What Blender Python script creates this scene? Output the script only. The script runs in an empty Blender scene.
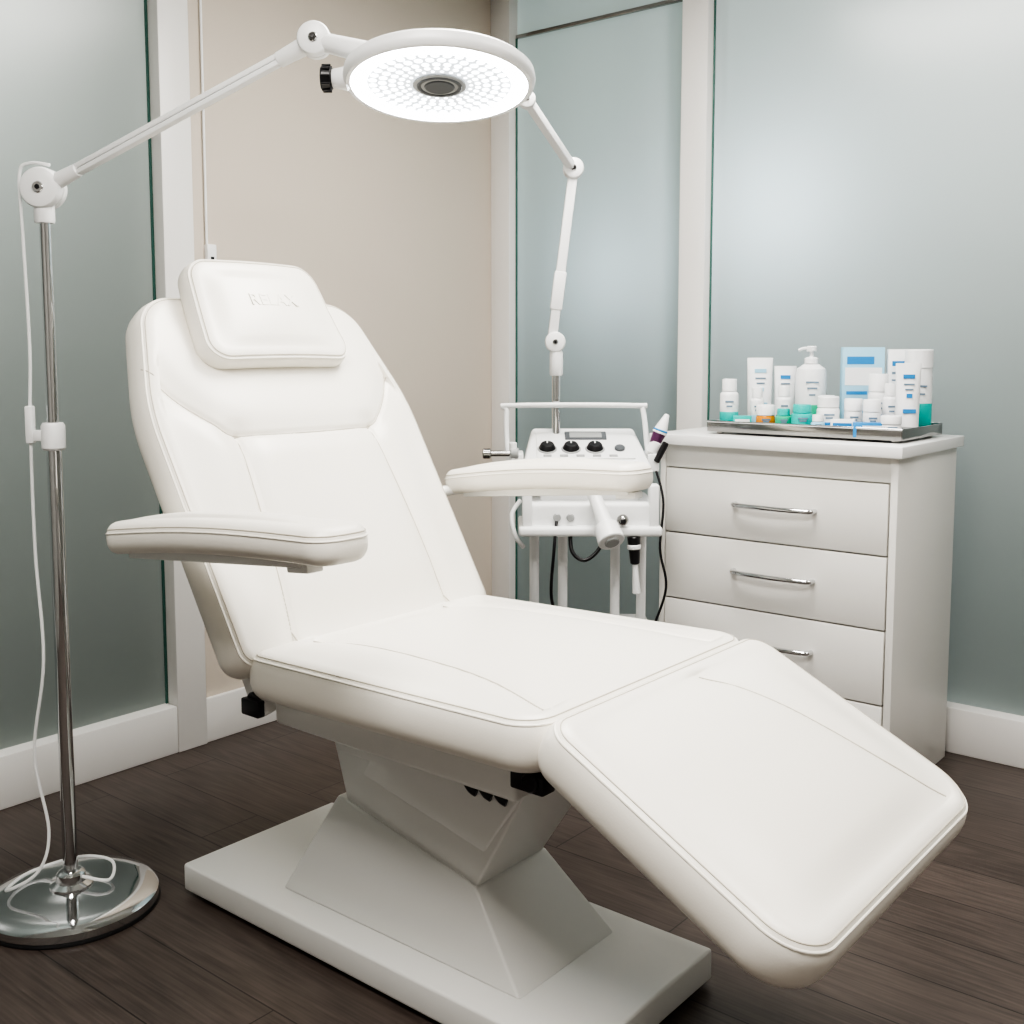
import bpy, math
import numpy as np
from mathutils import Vector, Matrix
D=bpy.data; S=bpy.context.scene
try: S.view_settings.look='AgX - High Contrast'
except Exception as ex: print(ex)
# ---------------------------------------------------------------- materials
def newmat(name):
    m=D.materials.new(name); m.use_nodes=True
    nt=m.node_tree; b=nt.nodes['Principled BSDF']; return m,nt,b
def pmat(name,col,rough=.5,metal=0,bump=0,scale=200,emit=0,ecol=None,coat=0):
    m,nt,b=newmat(name); N=nt.nodes; L=nt.links
    b.inputs['Base Color'].default_value=(*col,1); b.inputs['Roughness'].default_value=rough
    b.inputs['Metallic'].default_value=metal; b.inputs['Coat Weight'].default_value=coat
    if emit: 
        b.inputs['Emission Color'].default_value=(*(ecol or col),1); b.inputs['Emission Strength'].default_value=emit
    tc=N.new('ShaderNodeTexCoord'); no=N.new('ShaderNodeTexNoise'); no.inputs['Scale'].default_value=scale
    no.inputs['Detail'].default_value=4
    L.new(tc.outputs['Object'],no.inputs['Vector'])
    if bump:
        bp=N.new('ShaderNodeBump'); bp.inputs['Strength'].default_value=bump; bp.inputs['Distance'].default_value=.002
        L.new(no.outputs['Fac'],bp.inputs['Height']); L.new(bp.outputs['Normal'],b.inputs['Normal'])
    mr=N.new('ShaderNodeMapRange'); mr.inputs['To Min'].default_value=max(0,rough-.03); mr.inputs['To Max'].default_value=min(1,rough+.03)
    L.new(no.outputs['Fac'],mr.inputs['Value']); L.new(mr.outputs['Result'],b.inputs['Roughness'])
    return m
leather=pmat('white_leather',(.87,.84,.77),.34,bump=.10,scale=260)
seamm=pmat('leather_seam_shade',(.50,.46,.39),.5)  # seam lines; darker tone stands in for shade in the creases
paint=pmat('white_enamel',(.79,.79,.765),.3,bump=.02,scale=60,coat=.2)
plast=pmat('white_plastic',(.85,.86,.86),.35)
grayp=pmat('gray_plastic',(.35,.36,.36),.4)
dgray=pmat('dark_gray_plastic',(.10,.11,.12),.4)
dark=pmat('black_plastic',(.012,.012,.014),.35)
chrome=pmat('chrome',(.68,.69,.70),.07,metal=1)
brush=pmat('brushed_steel',(.38,.375,.365),.18,metal=1)
lacq=pmat('cabinet_lacquer',(.81,.80,.765),.35,bump=.01,scale=20)
topm=pmat('countertop_white',(.88,.88,.87),.25)
wallm=pmat('wall_paint_beige',(.62,.555,.48),.85,bump=.08,scale=180)
wallg=pmat('wall_paint_gray',(.36,.35,.33),.85,bump=.08,scale=180)  # gray for the unseen walls, darkened to cut bounce light
trimm=pmat('trim_white',(.80,.79,.77),.4,bump=.01,scale=30)
ceilm=pmat('ceiling_paint',(.70,.70,.69),.9,bump=.05,scale=100)
corrm=pmat('corridor_paint',(.12,.14,.14),.9)
ledm=pmat('led_diffuser',(1,1,1),.4,emit=18,ecol=(.93,.97,1))
led2=pmat('led_inner_panel',(.5,.52,.53),.3,emit=.95,ecol=(.86,.93,1))
beadm=pmat('led_bead',(1,1,1),.3,emit=5,ecol=(.93,.97,1))
panelm=pmat('ceiling_panel_diffuser',(1,1,1),.5,emit=3,ecol=(1,.97,.93))
edgem=pmat('glass_edge_green',(.05,.14,.115),.15)
teal=pmat('product_teal',(.0,.46,.42),.35); green=pmat('product_green',(.01,.45,.26),.35)
blue=pmat('product_blue',(.02,.24,.55),.4); amber=pmat('amber_glass',(.72,.27,.02),.15)
pale=pmat('product_pale_blue',(.34,.62,.78),.4); prodw=pmat('product_white',(.85,.86,.87),.35); purple=pmat('probe_purple',(.10,.03,.09),.3)
textm=pmat('label_gray',(.16,.24,.32),.5)

def frosted(name,tcol,dcol):
    m=D.materials.new(name); m.use_nodes=True; nt=m.node_tree; N=nt.nodes; L=nt.links
    N.remove(N['Principled BSDF']); out=N['Material Output']
    tr=N.new('ShaderNodeBsdfTranslucent'); tr.inputs['Color'].default_value=(*tcol,1)
    df=N.new('ShaderNodeBsdfDiffuse'); df.inputs['Color'].default_value=(*dcol,1)
    gl=N.new('ShaderNodeBsdfGlossy'); gl.inputs['Roughness'].default_value=.25
    tc=N.new('ShaderNodeTexCoord'); no=N.new('ShaderNodeTexNoise'); no.inputs['Scale'].default_value=500
    bp=N.new('ShaderNodeBump'); bp.inputs['Strength'].default_value=.05; bp.inputs['Distance'].default_value=.001
    L.new(tc.outputs['Object'],no.inputs['Vector']); L.new(no.outputs['Fac'],bp.inputs['Height']); L.new(bp.outputs['Normal'],gl.inputs['Normal'])
    m1=N.new('ShaderNodeMixShader'); m1.inputs[0].default_value=.3
    L.new(tr.outputs[0],m1.inputs[1]); L.new(df.outputs[0],m1.inputs[2])
    lw=N.new('ShaderNodeLayerWeight'); pw=N.new('ShaderNodeMath'); pw.operation='POWER'; pw.inputs[1].default_value=4
    L.new(lw.outputs['Facing'],pw.inputs[0]); ma=N.new('ShaderNodeMath'); ma.operation='MULTIPLY_ADD'; ma.inputs[1].default_value=.8; ma.inputs[2].default_value=.05
    L.new(pw.outputs[0],ma.inputs[0])
    m2=N.new('ShaderNodeMixShader'); L.new(ma.outputs[0],m2.inputs[0]); L.new(m1.outputs[0],m2.inputs[1]); L.new(gl.outputs[0],m2.inputs[2])
    L.new(m2.outputs[0],out.inputs['Surface']); return m
frost=frosted('frosted_glass',(.74,.80,.77),(.24,.29,.265))
frostL=frosted('frosted_glass_gray',(.74,.78,.75),(.24,.27,.25))

def woodmat():
    m,nt,b=newmat('floor_dark_oak_planks'); N=nt.nodes; L=nt.links
    tc=N.new('ShaderNodeTexCoord')
    br=N.new('ShaderNodeTexBrick'); br.inputs['Scale'].default_value=1; br.inputs['Brick Width'].default_value=1.22
    br.inputs['Row Height'].default_value=.185; br.inputs['Mortar Size'].default_value=.0018; br.offset=.37
    br.inputs['Color1'].default_value=(0,0,0,1); br.inputs['Color2'].default_value=(1,1,1,1); br.inputs['Mortar'].default_value=(.5,.5,.5,1)
    L.new(tc.outputs['Object'],br.inputs['Vector'])
    mp=N.new('ShaderNodeMapping'); mp.inputs['Scale'].default_value=(1.3,7.5,1)
    L.new(tc.outputs['Object'],mp.inputs['Vector'])
    add=N.new('ShaderNodeVectorMath'); add.operation='MULTIPLY_ADD'; add.inputs[1].default_value=(13,7,5)
    L.new(br.outputs['Color'],add.inputs[0]); L.new(mp.outputs[0],add.inputs[2])
    n1=N.new('ShaderNodeTexNoise'); n1.inputs['Scale'].default_value=1.0; n1.inputs['Detail'].default_value=2; L.new(add.outputs[0],n1.inputs['Vector'])
    mul=N.new('ShaderNodeMath'); mul.operation='MULTIPLY'; mul.inputs[1].default_value=60; L.new(n1.outputs['Fac'],mul.inputs[0])
    fr=N.new('ShaderNodeMath'); fr.operation='SINE'; L.new(mul.outputs[0],fr.inputs[0])
    mp2=N.new('ShaderNodeMapping'); mp2.inputs['Scale'].default_value=(5,130,1); L.new(tc.outputs['Object'],mp2.inputs['Vector'])
    n2=N.new('ShaderNodeTexNoise'); n2.inputs['Scale'].default_value=1; n2.inputs['Detail'].default_value=5; L.new(mp2.outputs[0],n2.inputs['Vector'])
    m1=N.new('ShaderNodeMath'); m1.operation='MULTIPLY_ADD'; m1.inputs[1].default_value=.07; L.new(fr.outputs[0],m1.inputs[0]); L.new(n2.outputs['Fac'],m1.inputs[2])
    s=N.new('ShaderNodeSeparateColor'); L.new(br.outputs['Color'],s.inputs[0])
    m2=N.new('ShaderNodeMath'); m2.operation='MULTIPLY_ADD'; m2.inputs[1].default_value=.14; L.new(s.outputs[0],m2.inputs[0]); L.new(m1.outputs[0],m2.inputs[2])
    cr=N.new('ShaderNodeValToRGB'); e=cr.color_ramp.elements
    e[0].position=.2; e[0].color=(.040,.030,.026,1); e[1].position=.95; e[1].color=(.118,.092,.080,1)
    L.new(m2.outputs[0],cr.inputs[0])
    mx=N.new('ShaderNodeMixRGB'); mx.inputs[2].default_value=(.018,.014,.012,1); L.new(br.outputs['Fac'],mx.inputs[0]); L.new(cr.outputs[0],mx.inputs[1])
    L.new(mx.outputs[0],b.inputs['Base Color']); b.inputs['Roughness'].default_value=.36
    bp=N.new('ShaderNodeBump'); bp.inputs['Strength'].default_value=.15; bp.inputs['Distance'].default_value=.002
    L.new(m1.outputs[0],bp.inputs['Height']); L.new(bp.outputs[0],b.inputs['Normal'])
    return m
wood=woodmat()
# ---------------------------------------------------------------- mesh helpers
def empty(name,loc=(0,0,0),rz=0):
    e=D.objects.new(name,None); e.empty_display_size=.1; e.location=loc; e.rotation_euler=(0,0,rz); S.collection.objects.link(e); return e
def mk(name,verts,faces,mat,parent=None,smooth=True,bevel=0,seg=3,M=None,autos=40,recalc=True):
    me=D.meshes.new(name); vs=[tuple(map(float,v)) for v in verts]
    if M is not None: vs=[tuple(M@Vector(v)) for v in vs]
    me.from_pydata(vs,[],[tuple(int(i) for i in f) for f in faces]); me.update()
    import bmesh
    bm=bmesh.new(); bm.from_mesh(me)
    if recalc: bmesh.ops.recalc_face_normals(bm,faces=bm.faces)
    if bevel: 
        bmesh.ops.bevel(bm,geom=[e for e in bm.edges if e.calc_face_angle(0)>.3],offset=bevel,segments=seg,profile=.5,affect='EDGES')
    if smooth:
        for f in bm.faces: f.smooth=True
        for e in bm.edges:
            if e.calc_face_angle(0)>math.radians(autos): e.smooth=False
    bm.to_mesh(me); bm.free()
    me.materials.append(mat); o=D.objects.new(name,me); S.collection.objects.link(o)
    if parent: o.parent=parent
    return o
BF=[(0,1,2,3),(7,6,5,4),(0,4,5,1),(1,5,6,2),(2,6,7,3),(3,7,4,0)]
def box(name,lo,hi,mat,parent=None,bevel=.003,M=None,seg=2):
    x0,y0,z0=lo;x1,y1,z1=hi
    v=[(x0,y0,z0),(x1,y0,z0),(x1,y1,z0),(x0,y1,z0),(x0,y0,z1),(x1,y0,z1),(x1,y1,z1),(x0,y1,z1)]
    return mk(name,v,BF,mat,parent,True,bevel,seg,M)
def hexa(name,bot,top,mat,parent=None,bevel=.006):
    return mk(name,bot+top,BF,mat,parent,True,bevel,3)
def lathe(name,prof,mat,parent=None,M=None,n=48,autos=35,caps=True):
    v=[];f=[]
    for r,z in prof:
        for i in range(n):
            a=2*math.pi*i/n; v.append((r*math.cos(a),r*math.sin(a),z))
    k=len(prof)
    for j in range(k-1):
        for i in range(n):
            f.append((j*n+i,j*n+(i+1)%n,(j+1)*n+(i+1)%n,(j+1)*n+i))
    if caps and prof[0][0]>1e-3: f.append(tuple(range(n))[::-1])
    if caps and prof[-1][0]>1e-3: f.append(tuple((k-1)*n+i for i in range(n)))
    return mk(name,v,f,mat,parent,True,0,3,M,autos)
def axisM(p,d,up=None):
    d=Vector(d).normalized(); q=d.to_track_quat('Z','Y'); return Matrix.Translation(Vector(p))@q.to_matrix().to_4x4()
def cyl(name,p1,p2,r,mat,parent=None,r2=None,n=28,ch=None):
    p1=Vector(p1);p2=Vector(p2);h=(p2-p1).length; r2=r if r2 is None else r2
    c=min(.003,r*.3,h*.3) if ch is None else ch
    return lathe(name,[(r-c,0),(r,c),(r2,h-c),(r2-c,h)],mat,parent,axisM(p1,p2-p1),n)
def smoothpts(P,sub=8):
    P=[Vector(p) for p in P]; out=[]
    for i in range(len(P)-1):
        p0=P[max(i-1,0)];p1=P[i];p2=P[i+1];p3=P[min(i+2,len(P)-1)]
        for k in range(sub):
            t=k/sub; out.append(.5*((2*p1)+(p2-p0)*t+(2*p0-5*p1+4*p2-p3)*t*t+(3*p1-p0-3*p2+p3)*t**3))
    out.append(P[-1]); return out
def tube(name,P,r,mat,parent=None,smooth=True,n=10,sub=8,M=None):
    Q=smoothpts(P,sub) if smooth else [Vector(p) for p in P]
    v=[];f=[]; up=Vector((0,0,1)); prev=None
    for i,p in enumerate(Q):
        t=(Q[min(i+1,len(Q)-1)]-Q[max(i-1,0)]).normalized()
        if prev is None:
            a=t.cross(up); 
            if a.length<.1: a=t.cross(Vector((1,0,0)))
        else: a=prev-t*prev.dot(t)
        a.normalize(); prev=a; b=t.cross(a)
        for k in range(n):
            w=2*math.pi*k/n; v.append(p+r*(math.cos(w)*a+math.sin(w)*b))
    m=len(Q)
    for j in range(m-1):
        for k in range(n): f.append((j*n+k,j*n+(k+1)%n,(j+1)*n+(k+1)%n,(j+1)*n+k))
    f.append(tuple(range(n))[::-1]); f.append(tuple((m-1)*n+k for k in range(n)))
    return mk(name,v,f,mat,parent,M=M)
def sphere(name,p,r,mat,parent=None,sc=(1,1,1)):
    pr=[(r*math.sin(math.pi*i/16),-r*math.cos(math.pi*i/16)) for i in range(17)]
    pr[0]=(0.0001,-r);pr[-1]=(.0001,r)
    return lathe(name,pr,mat,parent,Matrix.Translation(Vector(p))@Matrix.Diagonal((*sc,1)),28,80)
def outline(C,R,N):
    C=[np.array(c,float) for c in C]; pts=[]; n=len(C)
    for i in range(n):
        p=C[i];a=C[i-1]-p;b=C[(i+1)%n]-p; la=np.linalg.norm(a);lb=np.linalg.norm(b);a/=la;b/=lb
        th=math.acos(np.clip(a@b,-1,1)); r=R[i]; d=r/math.tan(th/2); d=min(d,la*.48,lb*.48); r=d*math.tan(th/2)
        c=p+(a+b)/np.linalg.norm(a+b)*(r/math.sin(th/2)); s=p+a*d-c; e=p+b*d-c
        a0=math.atan2(s[1],s[0]);a1=math.atan2(e[1],e[0]); da=(a1-a0+math.pi)%(2*math.pi)-math.pi
        for k in range(25):
            w=a0+da*k/24; pts.append(c+r*np.array([math.cos(w),math.sin(w)]))
    P=np.array(pts+[pts[0]]); s=np.r_[0,np.cumsum(np.linalg.norm(np.diff(P,axis=0),axis=1))]
    q=np.linspace(0,s[-1],N,endpoint=False)
    return np.c_[np.interp(q,s,P[:,0]),np.interp(q,s,P[:,1])]
def segdist(P,A,B):
    A=np.array(A);B=np.array(B);d=B-A; t=np.clip(((P-A)@d)/(d@d),0,1); return np.linalg.norm(P-(A+t[:,None]*d),axis=1)
def pad(name,C,R,T,r,crown,mat,parent,M,seams=(),N=360,rings=60,pipe=True,depth=.005,sw=.0055,warp=None,pr=.0024,pk=9):
    O=outline(C,R,N); 
    area=sum(O[i-1][0]*O[i][1]-O[i][0]*O[i-1][1] for i in range(N))
    if area<0: O=O[::-1]
    t=np.roll(O,-2,0)-np.roll(O,2,0); t/=np.linalg.norm(t,axis=1)[:,None]; inn=np.c_[-t[:,1],t[:,0]]
    ce=O.mean(0); V=[]; K=12; ringsP=[]
    for k in range(K+1):
        a=-math.pi/2+math.pi*k/K; ins=r*(1-math.cos(a)**.8 if math.cos(a)>1e-6 else 1); s=math.sin(a); z=T/2+T/2*math.copysign(abs(s)**.85,s)
        ringsP.append((O+inn*ins,np.full(N,z)))
    base=O+inn*r; lo_=base.min(0); hi_=base.max(0); mid=(lo_+hi_)/2; hf=(hi_-lo_)/2
    sm=[[tuple(v[:2]) for v in smoothpts([(p[0],p[1],0) for p in pl],6)] for pl in seams]
    for m in range(1,rings):
        s=(m/rings)**1.15; P=base*(1-s)+ce*s
        uv=np.clip(np.abs((P-mid)/hf),0,1); rmp=min(1,s*3.2); rmp=1-(1-rmp)**2
        z=T+crown*(1-uv[:,0]**2.6)*(1-uv[:,1]**2.6)*rmp
        for pl in sm:
            d=np.full(N,9.)
            for A,B in zip(pl[:-1],pl[1:]): d=np.minimum(d,segdist(P,A,B))
            z=z-depth*np.exp(-(d/sw)**2)-depth*1.5*np.exp(-(d/(sw*6))**2)
        ringsP.append((P,z))
    for P,z in ringsP: V+= [(p[0],p[1],zz) for p,zz in zip(P,z)]
    F=[]; L=len(ringsP)
    for j in range(L-1):
        for i in range(N): F.append((j*N+i,j*N+(i+1)%N,(j+1)*N+(i+1)%N,(j+1)*N+i))
    V.append((ce[0],ce[1],ringsP[-1][1].mean())); c1=len(V)-1
    V.append((ce[0],ce[1],0)); c0=len(V)-1
    for i in range(N):
        F.append(((L-1)*N+i,(L-1)*N+(i+1)%N,c1)); F.append((i,c0,(i+1)%N))
    top=np.array([v for v in V[8*N:L*N]])
    if warp: V=[warp(*v) for v in V]
    o=mk(name,V,F,mat,parent,True,0,3,M,70)
    for si,pl in enumerate(sm):
        Q=[]
        for q in pl:
            dd=np.hypot(top[:,0]-q[0],top[:,1]-q[1]); ix=np.argsort(dd)[:3]; w=1/(dd[ix]+1e-4)
            p=(q[0],q[1],float((top[ix,2]*w).sum()/w.sum())+.0002); Q.append(warp(*p) if warp else p)
        tube(name+'_seam_%d'%si,Q,.0014,seamm,parent,False,6,M=M)
    if pipe:
        for nm_,kk,q0,mt,n in (('_piping',pk,pr,mat,8),('_stitch',pk+1,.0012,seamm,5)):
            P,z=ringsP[kk]; V=[];F=[]
            for i in range(N):
                for k in range(n):
                    a=2*math.pi*k/n; q=P[i]+inn[i]*math.cos(a)*q0
                    w=(q[0],q[1],z[i]+math.sin(a)*q0); V.append(warp(*w) if warp else w)
            for i in range(N):
                for k in range(n): F.append((i*n+k,i*n+(k+1)%n,((i+1)%N)*n+(k+1)%n,((i+1)%N)*n+k))
            mk(name+nm_,V,F,mt,parent,True,0,3,M)
    return o
def frameM(o,a,b):
    a=Vector(a).normalized(); b=Vector(b).normalized(); c=a.cross(b).normalized()
    return Matrix(((a.x,b.x,c.x,o[0]),(a.y,b.y,c.y,o[1]),(a.z,b.z,c.z,o[2]),(0,0,0,1)))
# ---------------------------------------------------------------- room
XL=-3.05; YB=3.60; CZ=2.75
box('floor',(-4.8,-1.4,-.06),(1.6,5.4,0),wood,bevel=0)
box('ceiling',(-4.8,-1.4,CZ),(1.6,5.4,CZ+.06),ceilm,bevel=0)
box('wall_right',(1.4,-1.4,0),(1.5,5.3,CZ),wallg,bevel=0)
box('wall_front',(-4.7,-1.3,0),(1.4,-1.2,CZ),wallg,bevel=0)
box('wall_left',(XL-.12,2.10,0),(XL,YB,CZ),wallm,bevel=0)
box('wall_corridor_back',(-4.7,5.2,0),(1.4,5.3,CZ),corrm,bevel=0)
box('wall_corridor_left',(-4.8,-1.2,0),(-4.7,5.2,CZ),corrm,bevel=0)
box('trim_1',(XL-.10,1.99,0),(XL+.025,2.10,CZ),trimm,bevel=.004)
box('trim_2',(XL-.10,-1.2,0),(XL+.022,1.99,.155),trimm,bevel=.004)
box('trim_3',(XL-.10,-1.2,2.56),(XL+.02,1.99,CZ),trimm,bevel=.004)
box('baseboard_left',(XL,2.10,0),(XL+.018,YB,.15),trimm,bevel=.004)
def pane(name,p0,p1,z0,z1,m): 
    return mk(name,[(*p0,z0),(*p1,z0),(*p1,z1),(*p0,z1)],[(0,1,2,3)],m,None,False)
pane('window_1',(XL-.035,1.995),(XL-.035,-1.19),.15,2.57,frostL)
box('trim_glass_edge_1',(XL-.033,1.982,.155),(XL-.028,1.99,2.56),edgem,bevel=0)
box('trim_4',(XL,YB-.02,.15),(-2.95,YB+.10,CZ),trimm,bevel=.004)
box('trim_5',(-2.137,YB-.02,.15),(-2.03,YB+.10,CZ),trimm,bevel=.004)
box('trim_6',(-2.95,YB+.022,2.575),(-2.137,YB+.05,2.59),brush,bevel=.002)
box('trim_7',(-2.03,YB-.015,2.66),(1.4,YB+.10,CZ),trimm,bevel=.004)
box('baseboard_back',(XL+.018,YB-.025,0),(1.4,YB+.10,.15),trimm,bevel=.004)
pane('window_2',(-2.955,YB+.035),(-2.13,YB+.035),.15,CZ,frost)
pane('window_3',(-2.035,YB+.035),(1.4,YB+.035),.15,2.67,frost)
box('trim_glass_edge_2',(-2.95,YB+.022,.15),(-2.945,YB+.03,2.575),edgem,bevel=0)
box('trim_glass_edge_3',(-2.03,YB+.022,.15),(-2.025,YB+.03,2.66),edgem,bevel=0)
e=empty('wall_socket',(XL,2.17,1.6))
box('plate',(0,-.018,-.04),(.02,.018,.04),plast,e,.004)
box('slot',(.02,-.006,-.02),(.0215,.006,.0),dark,e,0)
cyl('conduit',(.008,-.012,.04),(.008,-.012,1.14),.004,plast,e)
# ---------------------------------------------------------------- treatment chair
CY=1.69
ch=empty('treatment_chair',(-1.62,CY,0))
def Tm(x,y,z): return (x+1.62,y-CY,z)
ch_off=Matrix.Translation((1.62,-CY,0))
def cbox(n,lo,hi,m,bv=.004): return box(n,lo,hi,m,ch,bv,ch_off,3)
def chexa(n,b,t,m,bv=.006): return hexa(n,[Tm(*p) for p in b],[Tm(*p) for p in t],m,ch,bv)
cbox('base_plate',(-2.21,1.455,.012),(-1.045,1.925,.078),paint,.007)
for i,(x,y) in enumerate([(-2.15,1.51),(-1.1,1.51),(-2.15,1.87),(-1.1,1.87)]):
    cyl('foot_%d'%i,Tm(x,y,0),Tm(x,y,.014),.03,dark,ch)
def rect(x0,x1,y0,y1,zl,zr): return [(x0,y0,zl),(x1,y0,zr),(x1,y1,zr),(x0,y1,zl)]
chexa('column_lower_cover',rect(-1.93,-1.235,1.53,1.85,.077,.077),rect(-1.79,-1.385,1.575,1.805,.32,.235),paint,.006)
chexa('column_upper_cover',rect(-1.765,-1.405,1.585,1.795,.29,.205),rect(-1.80,-1.20,1.55,1.83,.54,.54),paint,.006)
chexa('column_skirt',rect(-1.775,-1.36,1.572,1.808,.40,.315),rect(-1.81,-1.19,1.54,1.84,.545,.545),paint,.006)
for i in range(3):
    x=-1.385+.038*i
    tube('vent_slot_%d'%i,[Tm(x-.004,1.545,.483),Tm(x+.001,1.547,.466),Tm(x+.012,1.550,.450),Tm(x+.024,1.553,.444)],.0085,dark,ch)
cbox('seat_frame',(-1.75,1.375,.545),(-1.12,2.005,.606),paint,.008)
cbox('seat_frame_step',(-1.68,1.42,.525),(-1.18,1.96,.55),paint,.006)
ang=math.atan2(.016,.72)
A=(math.cos(ang),0,math.sin(ang))
seatM=ch_off@frameM((-1.80,CY,.598),A,(0,1,0))
pad('seat_pad',[(0,-.366),(.768,-.372),(.768,.372),(0,.366)],[.06,.075,.075,.06],.098,.038,.031,leather,ch,seatM,
    seams=[[(0.04,-.2),(.3,-.21),(.55,-.235),(.72,-.28)],[(0.04,.2),(.3,.21),(.55,.235),(.72,.28)]],depth=.0042)
la=math.radians(27.2); a=Vector((math.cos(la),0,-math.sin(la))); n=Vector((math.sin(la),0,math.cos(la)))
o=Vector((-1.032,CY,.725))-n*.096
pad('leg_pad',[(0,-.367),(.53,-.378),(.53,.378),(0,.367)],[.06,.095,.095,.06],.096,.040,.032,leather,ch,ch_off@frameM(o,a,(0,1,0)),
    seams=[[(0.05,.06),(.2,.13),(.36,.20),(.48,.28)]],depth=.0020)
pad('leg_panel',[(.03,-.31),(.485,-.32),(.485,.32),(.03,.31)],[.04,.08,.08,.04],.03,.012,0,paint,ch,ch_off@frameM(o-n*.028,a,(0,1,0)),N=160,rings=6,pipe=False)
ba=math.radians(59.5); a=Vector((-math.cos(ba),0,math.sin(ba))); n=Vector((math.sin(ba),0,math.cos(ba)))
o=Vector((-1.75,CY,.665))-n*.100
BM=ch_off@frameM(o,a,(0,-1,0))
arc=[(.70,-.36),(.62,-.315),(.55,-.25),(.515,-.19),(.507,0),(.515,.19),(.55,.25),(.62,.315),(.70,.36)]
pad('back_pad',[(0,-.383),(.60,-.393),(.888,-.313),(.888,.313),(.60,.393),(0,.383)],[.05,.5,.11,.11,.5,.05],.100,.036,.030,leather,ch,BM,
    seams=[arc,[(.515,-.20),(.3,-.215),(.03,-.235)],[(.515,.20),(.3,.215),(.03,.235)]],depth=.0065,N=480,rings=90)
pad('back_shell',[(.02,-.33),(.58,-.34),(.85,-.27),(.85,.27),(.58,.34),(.02,.33)],[.04,.3,.1,.1,.3,.04],.035,.015,0,paint,ch,BM@Matrix.Translation((0,0,-.032)),N=160,rings=6,pipe=False)
for s,nm in ((-1,'near'),(1,'far')):
    y=CY+s*.32
    p=[Vector(Tm(-1.985,y,.93)),Vector(Tm(-1.77,y,.56))]
    d=(p[1]-p[0]).normalized(); M=frameM(p[0],d,(0,1,0))
    box('back_lever_'+nm,(0,-.012,-.025),((p[1]-p[0]).length,.012,.025),paint,ch,.004,M)
    cyl('back_pivot_'+nm,Tm(-1.79,y-.02,.585),Tm(-1.79,y+.02,.585),.022,dark,ch)
    box('back_hinge_'+nm,(-1.815,y-.03,.56),(-1.76,y-.01,.595) ,dark,ch,.004,ch_off)
    y=CY+s*.30
    cyl('leg_pivot_'+nm,Tm(-1.085,y-.025,.592),Tm(-1.085,y+.025,.592),.017,dark,ch)
    box('leg_hinge_'+nm,(-1.13,y-.018,.572),(-1.06,y+.018,.603),dark,ch,.004,ch_off)
HM=BM@Matrix.Translation((.672,.028,.106))
def hw(a_,b_,c_): return (a_, b_, c_-.25*b_*b_ + .22*(a_-.14)**2)
pad('head_pad',[(0,-.222),(.275,-.19),(.275,.185),(0,.212)],[.055,.065,.06,.055],.064,.030,.016,leather,ch,HM,N=300,rings=44,warp=hw)
tc=D.curves.new('headrest_emboss','FONT'); tc.body='RELAX'; tc.size=.043; tc.extrude=.0022; tc.bevel_depth=.0004; tc.align_x='CENTER'; tc.align_y='CENTER'; tc.space_character=1.1
tc.materials.append(leather); to_=D.objects.new('headrest_emboss',tc); S.collection.objects.link(to_); to_.parent=ch
to_.matrix_local=HM@Matrix.Translation((.150,-.006,.0783))@Matrix.Rotation(math.radians(-90),4,'Z')
for s,nm in ((-1,'near'),(1,'far')):
    y=CY+s*.485
    p0=Vector((-2.01,y,.890)); p1=Vector((-1.325,y,.950)); 
    if s>0: p0=Vector((-1.99,y,.914)); p1=Vector((-1.375,y,.971))
    d=(p1-p0).normalized(); Ln=(p1-p0).length
    M=ch_off@frameM(p0,d,(0,1,0))
    def aw(a_,b_,c_,L=Ln): return (a_,b_,c_+.012*math.sin(math.pi*min(max(a_/L,0),1)))
    pad('arm_pad_'+nm,[(0,-.052),(Ln,-.064),(Ln,.064),(0,.052)],[.044]*4,.066,.030,.009,leather,ch,M,N=200,rings=24,warp=aw,pr=.0018,pk=7)
    box('arm_bracket_'+nm,(.06,-.025,-.006),(.58,.025,.022),paint,ch,.004,M)
    box('arm_tab_'+nm,(.54,-.018,-.016),(.595,.018,.0),paint,ch,.003,M)
    y2=CY+s*.36
    tube('arm_support_'+nm,[Tm(-1.95,y,p0.z+.018),Tm(-1.965,y-s*.05,p0.z+.016),Tm(-1.985,y2,p0.z+.006),Tm(-1.995,CY+s*.30,p0.z+.006)],.014,paint,ch,n=14)
# ---------------------------------------------------------------- ring lamp on floor stand
LP=Vector((-2.371,1.259,0))
fl=empty('magnifier_floor_lamp',LP)
lathe('base_disc',[(.0001,.0),(.19,0.004),(.196,.010),(.195,.026),(.186,.034),(.15,.040),(.09,.045),(.05,.049),(.036,.054),(.0001,.054)],chrome,fl,n=96)
lathe('base_rubber',[(.0001,.0),(.198,0),(.199,.004),(.197,.009),(.0001,.009)],dark,fl,n=96)
lathe('base_hub',[(.05,.04),(.048,.055),(.034,.062),(.032,.08),(.026,.086),(.018,.088),(.0001,.088)],chrome,fl)
cyl('pole_outer',(0,0,.06),(0,0,1.10),.0165,chrome,fl)
cyl('pole_inner',(0,0,1.09),(0,0,1.61),.0125,chrome,fl)
lathe('pole_collar',[(.0001,1.075),(.022,1.075),(.026,1.08),(.026,1.13),(.022,1.137),(.0001,1.137)],plast,fl)
R=Vector((.7734,.634,0)); Fd=Vector((-.634,.7734,0))
RZ=Matrix.Rotation(math.radians(39.3),4,'Z')
box('collar_clip',(-.045,-.009,1.095),(-.02,.009,1.12),plast,fl,.004,RZ)
box('cable_clip',(-.060,-.010,1.09),(-.042,.010,1.175),plast,fl,.004,RZ)
lathe('pole_cap',[(.0001,1.58),(.02,1.58),(.022,1.585),(.022,1.63),(.0001,1.63)],plast,fl)
J0=Vector((-.0,0,1.655))
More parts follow.
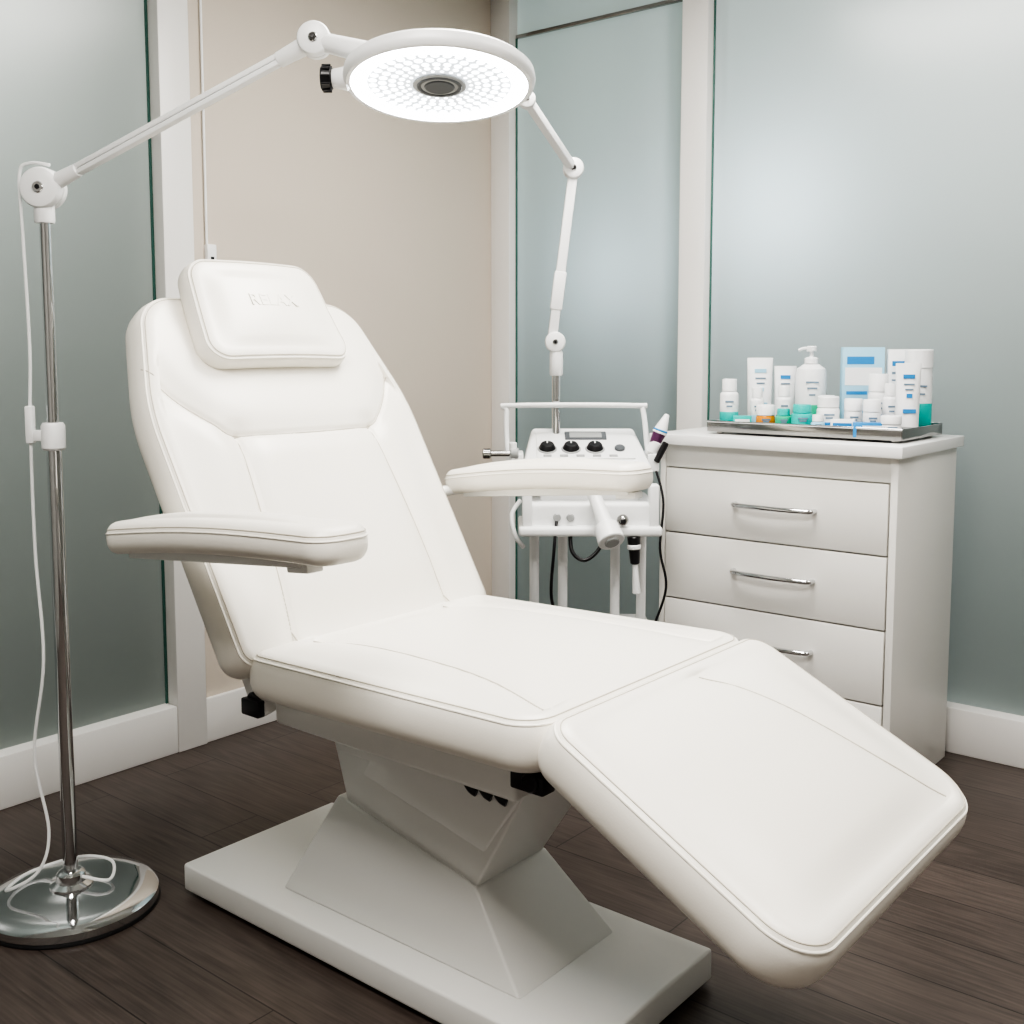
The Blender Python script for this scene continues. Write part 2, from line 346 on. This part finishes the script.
def joint(nm,c,r,w,par,dirv):
    d=Vector(dirv).normalized(); M=axisM(c-d*w/2,d)
    lathe(nm,[(.0001,0),(r*.7,0),(r*.92,w*.06),(r,w*.16),(r,w*.42),(r*.93,w*.46),(r*.93,w*.54),(r,w*.58),(r,w*.84),(r*.92,w*.94),(r*.7,w),(.0001,w)],plast,par,M,40)
    cyl(nm+'_screw',c-d*(w/2+.004),c-d*(w/2-.002),r*.28,chrome,par)
    cyl(nm+'_screw_slot',c-d*(w/2+.0055),c-d*(w/2+.003),r*.12,dark,par)
joint('shoulder_joint',J0,.045,.06,fl,Fd)
E=Vector((-1.767,1.526,1.925))-LP
d=(E-J0).normalized(); M=frameM(J0+d*.03,d,d.cross(Vector((0,0,1))).normalized())
LL=(E-J0).length-.05
cyl('arm_lower_socket',J0+d*.035,J0+d*.10,.018,plast,fl,.015)
box('arm_lower',(.05,-.011,-.0125),(LL,.011,-.0003),plast,fl,.003,M)
box('arm_lower_rod',(.05,-.011,.0003),(LL,.011,.0115),plast,fl,.003,M)
cyl('arm_lower_end',E-d*.09,E-d*.02,.016,plast,fl,.019)
joint('elbow_joint',E,.034,.055,fl,Fd)
RC=Vector((-1.538,1.649,1.838))-LP
s=math.sin(math.radians(10.5)); nu=Vector((-.634*s,.7734*s,math.cos(math.radians(10.5))))
RM=axisM(RC,nu)
lathe('head_shell',[(.0001,-.008),(.175,-.008),(.176,-.018),(.184,-.018),(.189,-.013),(.191,-.004),(.189,.008),(.181,.015),(.165,.020),(.10,.028),(.0001,.032)],plast,fl,RM,96)
lathe('head_led_ring',[(.143,-.010),(.144,-.0165),(.147,-.0185),(.171,-.0185),(.1745,-.0165),(.175,-.010)],ledm,fl,RM,96,caps=False)
lathe('head_inner_panel',[(.0001,-.014),(.144,-.014)],led2,fl,RM,96,caps=False)
lathe('head_center',[(.053,-.0135),(.053,-.0165),(.050,-.018),(.0001,-.018)],grayp,fl,RM,48)
lathe('head_center_ring',[(.036,-.0175),(.038,-.0195),(.044,-.0195),(.046,-.0175)],dgray,fl,RM,48,caps=False)
lathe('head_center_lens',[(.031,-.0175),(.028,-.0205),(.0001,-.0205)],dgray,fl,RM,32)
V=[];F=[]
for ri,(rr,cnt,sz) in enumerate([(.063,22,.0040),(.077,26,.0062),(.094,28,.0078),(.113,32,.0086),(.132,36,.0086)]):
    for k in range(cnt):
        a0=2*math.pi*(k+.5*(ri%2))/cnt; c=Vector((rr*math.cos(a0),rr*math.sin(a0),-.0148)); b0=len(V)
        for q in range(10): V.append(c+Vector((sz*math.cos(q*math.pi/5),sz*math.sin(q*math.pi/5),0)))
        V.append(c+Vector((0,0,-.0015)))
        for q in range(10): F.append((b0+q,b0+(q+1)%10,b0+10))
mk('head_led_beads',V,F,beadm,fl,True,0,3,RM)
lathe('head_top_hub',[(.0001,.056),(.03,.054),(.04,.046),(.045,.026)],plast,fl,RM,32)
H0=RC+(-R)*.135+Vector((0,0,.048))
cyl('neck',E+(H0-E).normalized()*.02,H0,.019,plast,fl,.022)
tube('neck_fork',[H0,H0+R*.04+Vector((0,0,-.012)),H0+R*.10+Vector((0,0,-.012))],.014,plast,fl)
K=RC-R*.185
cyl('knob_neck',K+R*.005,K-R*.03,.024,plast,fl,.018)
cyl('adjust_knob',K-R*.028,K-R*.050,.023,dark,fl,.025)
for k in range(10):
    a0=2*math.pi*k/10
    c=K-R*.03+Fd*.0245*math.cos(a0)+Vector((0,0,.0245*math.sin(a0)))
    cyl('knob_rib_%d'%k,c,c-R*.018,.003,dark,fl,n=8)
cab=[J0+d*.02+Vector((0,0,.043)),J0-R*.03+Vector((0,0,.055)),J0-R*.052+Vector((0,0,.03)),J0-R*.05-Vector((0,0,.10)),J0-R*.045-Vector((0,0,.35)),
     Vector((0,0,1.14))-R*.051,Vector((0,0,.85))-R*.052,Vector((0,0,.6))-R*.03-Fd*.03,Vector((0,0,.38))-R*.060-Fd*.03,Vector((0,0,.2))-R*.03-Fd*.04,Vector((0,0,.11))-R*.05-Fd*.06,
     Vector((0,0,.06))-R*.13-Fd*.05,Vector((0,0,.055))-R*.12+Fd*.05,Vector((0,0,.07))-R*.02+Fd*.10,Vector((0,0,.075))+R*.07+Fd*.07,Vector((0,0,.062))+R*.09+Fd*.0,Vector((0,0,.075))+R*.03-Fd*.01]
tube('power_cable',cab,.0038,plast,fl,n=8)
# ---------------------------------------------------------------- drawer cabinet
cb=empty('drawer_cabinet',(-1.465,3.28,0)); co=Matrix.Translation((1.465,-3.28,0))
def kb(n,lo,hi,m,bv=.003): return box(n,lo,hi,m,cb,bv,co,2)
x0,x1,y0,y1=-1.865,-1.095,3.03,3.53; TZ=1.035
kb('side_panel_left',(x0,y0,0),(x0+.02,y1,TZ-.034),lacq)
kb('side_panel_right',(x1-.022,y0,0),(x1,y1,TZ-.034),lacq)
kb('carcass',(x0+.018,y0+.02,.03),(x1-.018,y1-.005,TZ-.036),lacq)
kb('plinth',(x0+.02,y0+.012,0),(x1-.02,y0+.03,.08),lacq)
kb('top_rail',(x0+.019,y0+.004,.930),(x1-.021,y0+.03,TZ-.034),lacq,.001)
kb('countertop',(x0-.026,y0-.03,TZ-.033),(x1+.020,y1+.005,TZ),topm,.003)
zs=[(.722,.925),(.508,.717),(.290,.503),(.080,.285)]
for i,(a0,b0) in enumerate(zs):
    kb('drawer_front_%d'%(i+1),(x0+.024,y0-.002,a0),(x1-.026,y0+.022,b0),lacq,.0025)
    zc=b0-.095; xc=-1.465
    P=[(xc-.128,y0-.002,zc),(xc-.125,y0-.024,zc),(xc-.09,y0-.034,zc),(xc,y0-.040,zc),(xc+.09,y0-.034,zc),(xc+.125,y0-.024,zc),(xc+.128,y0-.002,zc)]
    tube('drawer_handle_%d'%(i+1),[co@Vector(p) for p in P],.0078,chrome,cb,n=12,sub=5)
# tray
tr=empty('steel_tray',(-1.41,3.25,TZ)); to=Matrix.Translation((1.41,-3.25,-TZ))
def tb(n,lo,hi,m=brush,bv=.001): return box(n,lo,hi,m,tr,bv,to,2)
tx0,tx1,ty0,ty1=-1.735,-1.115,3.10,3.44
tb('tray_bottom',(tx0,ty0,TZ+.008),(tx1,ty1,TZ+.012))
tb('tray_wall_front',(tx0,ty0-.002,TZ+.008),(tx1,ty0+.002,TZ+.040)); tb('tray_wall_back',(tx0,ty1-.002,TZ+.008),(tx1,ty1+.002,TZ+.040))
tb('tray_wall_left',(tx0-.002,ty0,TZ+.008),(tx0+.002,ty1,TZ+.040)); tb('tray_wall_right',(tx1-.002,ty0,TZ+.008),(tx1+.002,ty1,TZ+.040))
tube('tray_rim',[to@Vector(p) for p in [(tx0,ty0,TZ+.04),(tx1,ty0,TZ+.04),(tx1,ty1,TZ+.04),(tx0,ty1,TZ+.04),(tx0,ty0,TZ+.04)]],.0035,chrome,tr,False)
for i,(x,y) in enumerate([(tx0+.03,ty0+.03),(tx1-.03,ty0+.03),(tx0+.03,ty1-.03),(tx1-.03,ty1-.03)]):
    cyl('tray_foot_%d'%i,to@Vector((x,y,TZ)),to@Vector((x,y,TZ+.009)),.012,brush,tr)
# products
pd=empty('skincare_products',(-1.41,3.25,TZ+.0125)); HS=1.34; WS=1.12
def PL(x,y): return Matrix.Translation((x+1.41,y-3.25,0))
cnt=[0]
def nm(s): cnt[0]+=1; return '%s_%d'%(s,cnt[0])
RT=Matrix.Rotation(math.radians(30),4,'Z')
def bottle(x,y,h,r,mat=prodw,cap=prodw,band=None,capf=.25,neck=.75):
    h*=HS; r*=WS
    M=PL(x,y); hb=h*(1-capf)
    lathe(nm('bottle'),[(.0001,0),(r*.93,0),(r,.003),(r,hb*.9),(r*.96,hb*.95),(r*neck,hb),(.0001,hb)],mat,pd,M,28)
    lathe(nm('cap'),[(.0001,hb+.0005),(r*neck*1.05,hb+.0015),(r*neck*1.05,h-.003),(r*neck*.98,h),(.0001,h)],cap,pd,M,28)
    if band: lathe(nm('label'),[(r*1.0,hb*.12),(r*1.02,hb*.13),(r*1.02,hb*.46),(r*1.0,hb*.47)],band,pd,M,28,caps=False)
    for k,(z,wd) in enumerate([(.72,1.0),(.60,.7)]):
        box(nm('label_text'),(-r*wd*.45,-r*1.03,hb*z),(r*wd*.45,-r*.85,hb*z+.005),textm,pd,0,M@RT)
def squeeze(x,y,h,w_,mat=prodw,cap=prodw,rz=0,band=None):
    h*=HS; w_*=WS
    M=PL(x,y)@Matrix.Rotation(math.radians(rz),4,'Z'); V=[];F=[];n=28; L=12
    for j in range(L+1):
        t=j/L; z=.028+(h-.028)*t; a=w_*(1+.12*t); b=w_*(1-t**1.3)+.0018
        for i in range(n):
            q=2*math.pi*i/n; V.append((a*math.cos(q),b*math.sin(q),z))
    for j in range(L):
        for i in range(n): F.append((j*n+i,j*n+(i+1)%n,(j+1)*n+(i+1)%n,(j+1)*n+i))
    F.append(tuple(range(n))[::-1]);F.append(tuple(L*n+i for i in range(n)))
    mk(nm('tube'),V,F,mat,pd,True,0,3,M)
    lathe(nm('tube_cap'),[(.0001,0),(w_*.86,0),(w_*.9,.002),(w_*.9,.025),(w_*.8,.028),(.0001,.028)],cap,pd,M,28)
    for z,wd,mm in ((.76,1.0,band or textm),(.66,.9,textm),(.58,.7,textm),(.46,.5,band or textm),(.22,1.1,band or textm)):
        yy=-(w_*(1-z**1.3)+.003)
        box(nm('label_text'),(-w_*wd*.5,yy-.001,.028+(h-.028)*z),(w_*wd*.5,yy+.008,.028+(h-.028)*z+(.004 if mm is textm else .012)),mm,pd,0,M)
def carton(x,y,w_,dp,h,mat=prodw,rz=20,bands=()):
    h*=HS; w_*=WS
    M=PL(x,y)@Matrix.Rotation(math.radians(rz),4,'Z')
    box(nm('carton'),(-w_/2,-dp/2,0),(w_/2,dp/2,h),mat,pd,.0012,M)
    for (z0,z1,wa,wb,bm) in bands:
        box(nm('print'),(w_*wa-w_/2,-dp/2-.0006,h*z0),(w_*wb-w_/2,-dp/2+.001,h*z1),bm,pd,0,M)
def pump(x,y,h,r):
    h*=HS; r*=WS
    M=PL(x,y)
    lathe(nm('pump_bottle'),[(.0001,0),(r*.95,0),(r,.004),(r,h*.84),(r*.93,h*.93),(r*.5,h),(.0001,h)],prodw,pd,M,32)
    lathe(nm('label'),[(r*1.0,h*.1),(r*1.015,h*.11),(r*1.015,h*.38),(r*1.0,h*.39)],green,pd,M,32,caps=False)
    lathe(nm('pump_collar'),[(.0001,h),(r*.45,h+.002),(r*.45,h+.018),(r*.3,h+.022),(.006,h+.024),(.006,h+.042),(.0001,h+.042)],prodw,pd,M,28)
    lathe(nm('pump_head'),[(.0001,h+.040),(.015,h+.040),(.016,h+.043),(.016,h+.055),(.012,h+.058),(.0001,h+.058)],prodw,pd,M,28)
    tube(nm('pump_spout'),[M@Vector((0,0,h+.050)),M@Vector((-.02,-.015,h+.050)),M@Vector((-.033,-.025,h+.043))],.005,prodw,pd)
    for z,wd in ((.72,1.0),(.63,.8),(.53,.5)):
        box(nm('label_text'),(-r*wd*.4,-r*1.02,h*z),(r*wd*.4,-r*.9,h*z+.005),textm,pd,0,M@RT)
bottle(-1.695,3.165,.120,.026,band=teal)
squeeze(-1.650,3.285,.170,.033,rz=35,band=pale)
bottle(-1.68,3.37,.145,.024)
squeeze(-1.585,3.335,.150,.028,rz=30,band=blue)
bottle(-1.615,3.20,.10,.019,band=pale)
bottle(-1.560,3.15,.062,.026,amber,prodw,capf=.4,neck=.95)
bottle(-1.535,3.225,.105,.021,prodw,prodw,band=green)
bottle(-1.495,3.14,.055,.022,green,teal,capf=.3)
bottle(-1.437,3.145,.066,.029,teal,teal,capf=.3,neck=.8)
pump(-1.485,3.31,.155,.043)
bottle(-1.365,3.17,.085,.030,prodw,prodw,band=blue,capf=.3,neck=.9)
bottle(-1.40,3.24,.085,.022,prodw,prodw,band=teal,capf=.3,neck=.9)
carton(-1.335,3.35,.112,.045,.195,pale,32,[(.80,.89,.1,.75,blue),(.55,.76,.06,.94,prodw),(.44,.48,.1,.6,blue),(.36,.385,.1,.5,textm),(.05,.12,.1,.5,textm)])
carton(-1.235,3.40,.068,.045,.19,prodw,28,[(.8,.86,.15,.8,blue),(.7,.73,.15,.6,textm),(.62,.64,.15,.7,textm),(.1,.25,.0,1,pale)])
bottle(-1.160,3.35,.19,.036,capf=.22,neck=.97,band=teal)
bottle(-1.255,3.28,.135,.027,capf=.3,neck=.9,band=pale)
bottle(-1.205,3.25,.115,.021,band=blue)
squeeze(-1.150,3.235,.160,.029,rz=32,band=blue)
bottle(-1.240,3.195,.08,.023,capf=.35,neck=.95)
bottle(-1.305,3.215,.080,.024,capf=.35,neck=.95,band=blue)
carton(-1.305,3.14,.06,.045,.036,prodw,18,[(.2,.8,.1,.9,blue)])
carton(-1.225,3.13,.075,.04,.032,blue,25,[(.2,.8,.3,.95,prodw)])
bottle(-1.375,3.12,.045,.018,pale,prodw,capf=.35)
bottle(-1.165,3.15,.048,.026,prodw,prodw,capf=.4,neck=.98)
carton(-1.63,3.13,.05,.04,.035,teal,30,[(.2,.8,.1,.9,prodw)])
# ---------------------------------------------------------------- facial machine trolley
mc=empty('facial_treatment_trolley',(-1.974,2.779,0),math.radians(39.34))
def mb(n,lo,hi,m=plast,bv=.004,M=None): return box(n,lo,hi,m,mc,bv,M,3)
mk('console_body',[(-.205,-.13,.925),(.185,-.13,.925),(.185,.13,.925),(-.205,.13,.925),(-.205,-.13,.955),(.185,-.13,.955),(.15,.10,1.055),(-.17,.10,1.055)],BF,plast,mc,True,.012,4)
sl=math.atan2(.10,.23); SM=Matrix.Translation((-.01,-.015,1.0045))@Matrix.Rotation(sl,4,'X')
box('console_panel',(-.15,-.085,.0),(.15,.085,.006),plast,mc,.003,SM)
box('lcd_bezel',(-.060,.03,.005),(.070,.080,.010),dgray,mc,.002,SM)
box('lcd_screen',(-.045,.038,.0095),(.055,.072,.0112),grayp,mc,0,SM)
dn=(SM.to_3x3()@Vector((0,0,1)))
for i in range(3):
    c=SM@Vector((-.117+.073*i,-.030,.004))
    cyl('dial_ring_%d'%i,c,c+dn*.006,.030,grayp,mc); cyl('dial_%d'%i,c+dn*.004,c+dn*.022,.026,dark,mc,.021)
    box('dial_mark_%d'%i,(-.119+.073*i,-.028,.025),(-.115+.073*i,-.010,.0275),plast,mc,0,SM)
c=SM@Vector((.105,-.030,.004)); cyl('dial_small',c,c+dn*.012,.016,dgray,mc)
for i in range(5):
    box('key_%d'%i,(-.13+.05*i,-.078,.005),(-.105+.05*i,-.068,.009),grayp,mc,.001,SM)
tube('handle_frame',[(-.235,-.02,.93),(-.25,.0,1.0),(-.252,.02,1.11),(-.235,.02,1.128),(.15,.02,1.128),(.172,.02,1.115),(.185,.0,1.0),(.19,-.02,.93)],.0085,plast,mc,n=10,sub=6)
mb('console_side_left',(-.235,-.06,.93),(-.2,.06,.985)); mb('console_side_right',(.18,-.06,.93),(.215,.06,.985))
cyl('side_arm',(-.31,-.05,.985),(-.215,-.05,.985),.009,brush,mc)
cyl('side_arm_knob',(-.325,-.05,.985),(-.30,-.05,.985),.016,brush,mc); cyl('side_arm_clamp',(-.24,-.05,.985),(-.215,-.05,.985),.018,grayp,mc)
cyl('side_arm_tip',(-.232,-.05,.955),(-.232,-.05,1.02),.012,plast,mc)
mb('lower_unit',(-.20,-.13,.76),(.20,.13,.845),plast,.015)
mb('mid_support',(-.15,-.08,.84),(.15,.10,.93),plast,.01)
mb('lower_lip',(-.215,-.16,.745),(.215,-.06,.775),plast,.01)
mb('shelf_back',(-.215,-.06,.745),(.215,.14,.765),plast,.008)
for x in (-.19,.19):
    mb('bracket_%s'%('l' if x<0 else 'r'),(x-.015,-.15,.77),(x+.015,-.10,.90),plast,.006)
cyl('steam_arm',(.01,-.14,.87),(.045,-.22,.775),.020,plast,mc,.024); cyl('steam_nozzle',(.04,-.205,.785),(.055,-.245,.745),.036,plast,mc,.040); cyl('steam_nozzle_bore',(.0548,-.244,.746),(.0565,-.249,.741),.022,grayp,mc)
sphere('vacuum_ball',(.095,-.155,.795),.018,brush,mc); cyl('vacuum_cap',(.095,-.165,.795),(.095,-.18,.795),.008,dark,mc)
cyl('socket_1',(-.06,-.128,.80),(-.06,-.14,.80),.012,grayp,mc); cyl('socket_2',(-.10,-.128,.80),(-.10,-.14,.80),.012,grayp,mc)
cyl('probe_holder',(.19,-.04,.985),(.21,-.04,1.02),.02,plast,mc); cyl('probe_handle',(.196,-.04,1.00),(.218,-.04,1.05),.015,purple,mc,.021); cyl('probe_head',(.216,-.04,1.045),(.240,-.04,1.105),.023,plast,mc,.008)
cyl('probe_band',(.2185,-.04,1.051),(.221,-.04,1.058),.0228,blue,mc)
cyl('probe2_handle',(.205,-.06,.96),(.235,-.06,1.02),.010,dark,mc)
for x in (-.165,-.075,.09,.17):
    cyl('post_%d'%int((x+1)*1000),(x,.02 if abs(x)<.1 else 0,.10),(x,.02 if abs(x)<.1 else 0,.76),.015,plast,mc)
mb('base_shelf',(-.2,-.14,.42),(.2,.14,.44)); mb('base_frame_l',(-.18,-.18,.075),(-.15,.18,.11)); mb('base_frame_r',(.155,-.18,.075),(.185,.18,.11)); mb('base_cross',(-.165,-.02,.08),(.17,.03,.108))
for i,(x,y) in enumerate([(-.165,-.16),(-.165,.16),(.17,-.16),(.17,.16)]):
    cyl('castor_%d'%i,(x-.012,y,.033),(x+.012,y,.033),.033,dark,mc); cyl('castor_stem_%d'%i,(x,y,.04),(x,y,.08),.009,chrome,mc)
tube('cable_1',[(-.06,-.13,.76),(-.055,-.15,.70),(-.02,-.16,.675),(.02,-.15,.70),(.05,-.13,.75)],.006,dark,mc)
tube('cable_2',[(.19,-.04,.98),(.225,-.08,.85),(.215,-.1,.70),(.235,-.1,.58),(.20,-.08,.45)],.004,dark,mc)
tube('cable_3',[(-.10,-.13,.80),(-.11,-.16,.7),(-.115,-.12,.55),(-.08,-.1,.45)],.005,dark,mc)
tube('hose',[(-.21,-.05,.84),(-.235,-.08,.80),(-.225,-.1,.74),(-.2,-.08,.70)],.007,plast,mc)
cyl('hand_piece',(.13,-.14,.745),(.135,-.14,.66),.020,dark,mc,.014); cyl('hand_piece_ring',(.131,-.14,.72),(.132,-.14,.705),.021,plast,mc); cyl('hand_piece_tip',(.135,-.14,.66),(.14,-.14,.57),.008,plast,mc,.012)
cyl('lamp_post',(-.096,.06,1.0),(-.096,.06,1.235),.0135,chrome,mc)
lathe('lamp_post_collar',[(.0001,1.22),(.018,1.22),(.021,1.225),(.021,1.29),(.017,1.30),(.0001,1.30)],plast,mc,Matrix.Translation((-.096,.06,0)))
joint('lamp_joint_1',Vector((-.1,.06,1.325)),.032,.05,mc,(0,1,0))
A0=Vector((-.108,.06,1.345)); A1=Vector((-.046,.06,1.845)); dd=(A1-A0).normalized()
box('lamp_arm_1',(0,-.013,-.015),((A1-A0).length,.013,.015),plast,mc,.005,frameM(A0,dd,(0,1,0)))
box('lamp_arm_1_cover',(0.08,-.016,-.019),(.20,.016,.019),plast,mc,.005,frameM(A0,dd,(0,1,0)))
joint('lamp_joint_2',A1+Vector((0,0,.012)),.032,.05,mc,(0,1,0))
A2=Vector((-.193,-.25,1.985)); dd=(A2-A1).normalized(); 
box('lamp_arm_2',(0.02,-.013,-.013),((A2-A1).length,.013,.013),plast,mc,.005,frameM(A1+Vector((0,0,.01)),dd,dd.cross(Vector((0,0,1)))))
joint('lamp_joint_3',A2+Vector((0,0,.01)),.024,.04,mc,(0,1,0))
HC=Vector((-.30,-.30,2.03))
cyl('lamp_neck',A2,HC+Vector((.05,.02,0)),.012,plast,mc)
lathe('lamp_head',[(.0001,-.012),(.062,-.012),(.078,-.015),(.082,-.010),(.082,.008),(.074,.015),(.03,.02),(.0001,.02)],plast,mc,Matrix.Translation(HC),40)
# ---------------------------------------------------------------- lights
def ceilpanel(name,x,y,sx,sy,power,col=(1,.955,.90)):
    e=empty(name,(x,y,CZ-.01))
    box('frame',(-sx/2-.03,-sy/2-.03,-.02),(sx/2+.03,sy/2+.03,.01),trimm,e,.003)
    box('diffuser',(-sx/2,-sy/2,-.024),(sx/2,sy/2,-.019),panelm,e,0)
    l=D.lights.new(name+'_light','AREA'); l.shape='RECTANGLE'; l.size=sx; l.size_y=sy; l.energy=power; l.color=col
    o=D.objects.new(name+'_light',l); o.location=(0,0,-.03); o.parent=e; S.collection.objects.link(o)
ceilpanel('added_fill_panel',-.75,.3,1.1,.9,58)
ceilpanel('added_fill_panel',-1.5,2.3,1.0,.7,42)
ceilpanel('added_fill_panel',.45,2.3,.9,.7,26)  # added fill panel out of view, brightens the cabinet's right side
def lamp(name,p,r,power,col):  # added point light with cord and cap, makes the frosted glass glow
    e=empty(name,p)
    l=D.lights.new(name+'_light','POINT'); l.energy=power; l.shadow_soft_size=r; l.color=col
    o=D.objects.new(name+'_light',l); o.parent=e; S.collection.objects.link(o)
    cyl('cord',(0,0,r),(0,0,CZ-p[2]),.004,dark,e)
    cyl('cap',(0,0,r+.001),(0,0,r+.04),.04,brush,e)
lamp('added_backlight',(-1.78,4.00,1.80),.13,10,(.80,.88,1))
lamp('added_backlight',(-2.50,3.98,1.62),.12,4.6,(.74,.87,1))
lamp('added_backlight',(-.95,4.5,2.15),.14,27,(1,.98,.98))
lamp('added_backlight',(-2.65,4.5,2.40),.12,9,(.86,1,.96))
lamp('added_backlight',(-3.75,1.30,2.15),.14,16,(.96,1,.97))
lamp('added_backlight',(-4.2,.6,1.2),.14,8,(.96,1,.97))
w=D.worlds.new('world'); S.world=w; w.use_nodes=True; w.node_tree.nodes['Background'].inputs[0].default_value=(.5,.52,.55,1); w.node_tree.nodes['Background'].inputs[1].default_value=.1
# ---------------------------------------------------------------- camera
cam=D.cameras.new('camera'); cam.sensor_width=36; cam.lens=36*1100/1024; cam.shift_y=-.0547; cam.clip_start=.05
co_=D.objects.new('camera',cam); co_.location=(0,0,1.3); co_.rotation_euler=(math.radians(84.5),0,math.radians(39.34)); S.collection.objects.link(co_); S.camera=co_
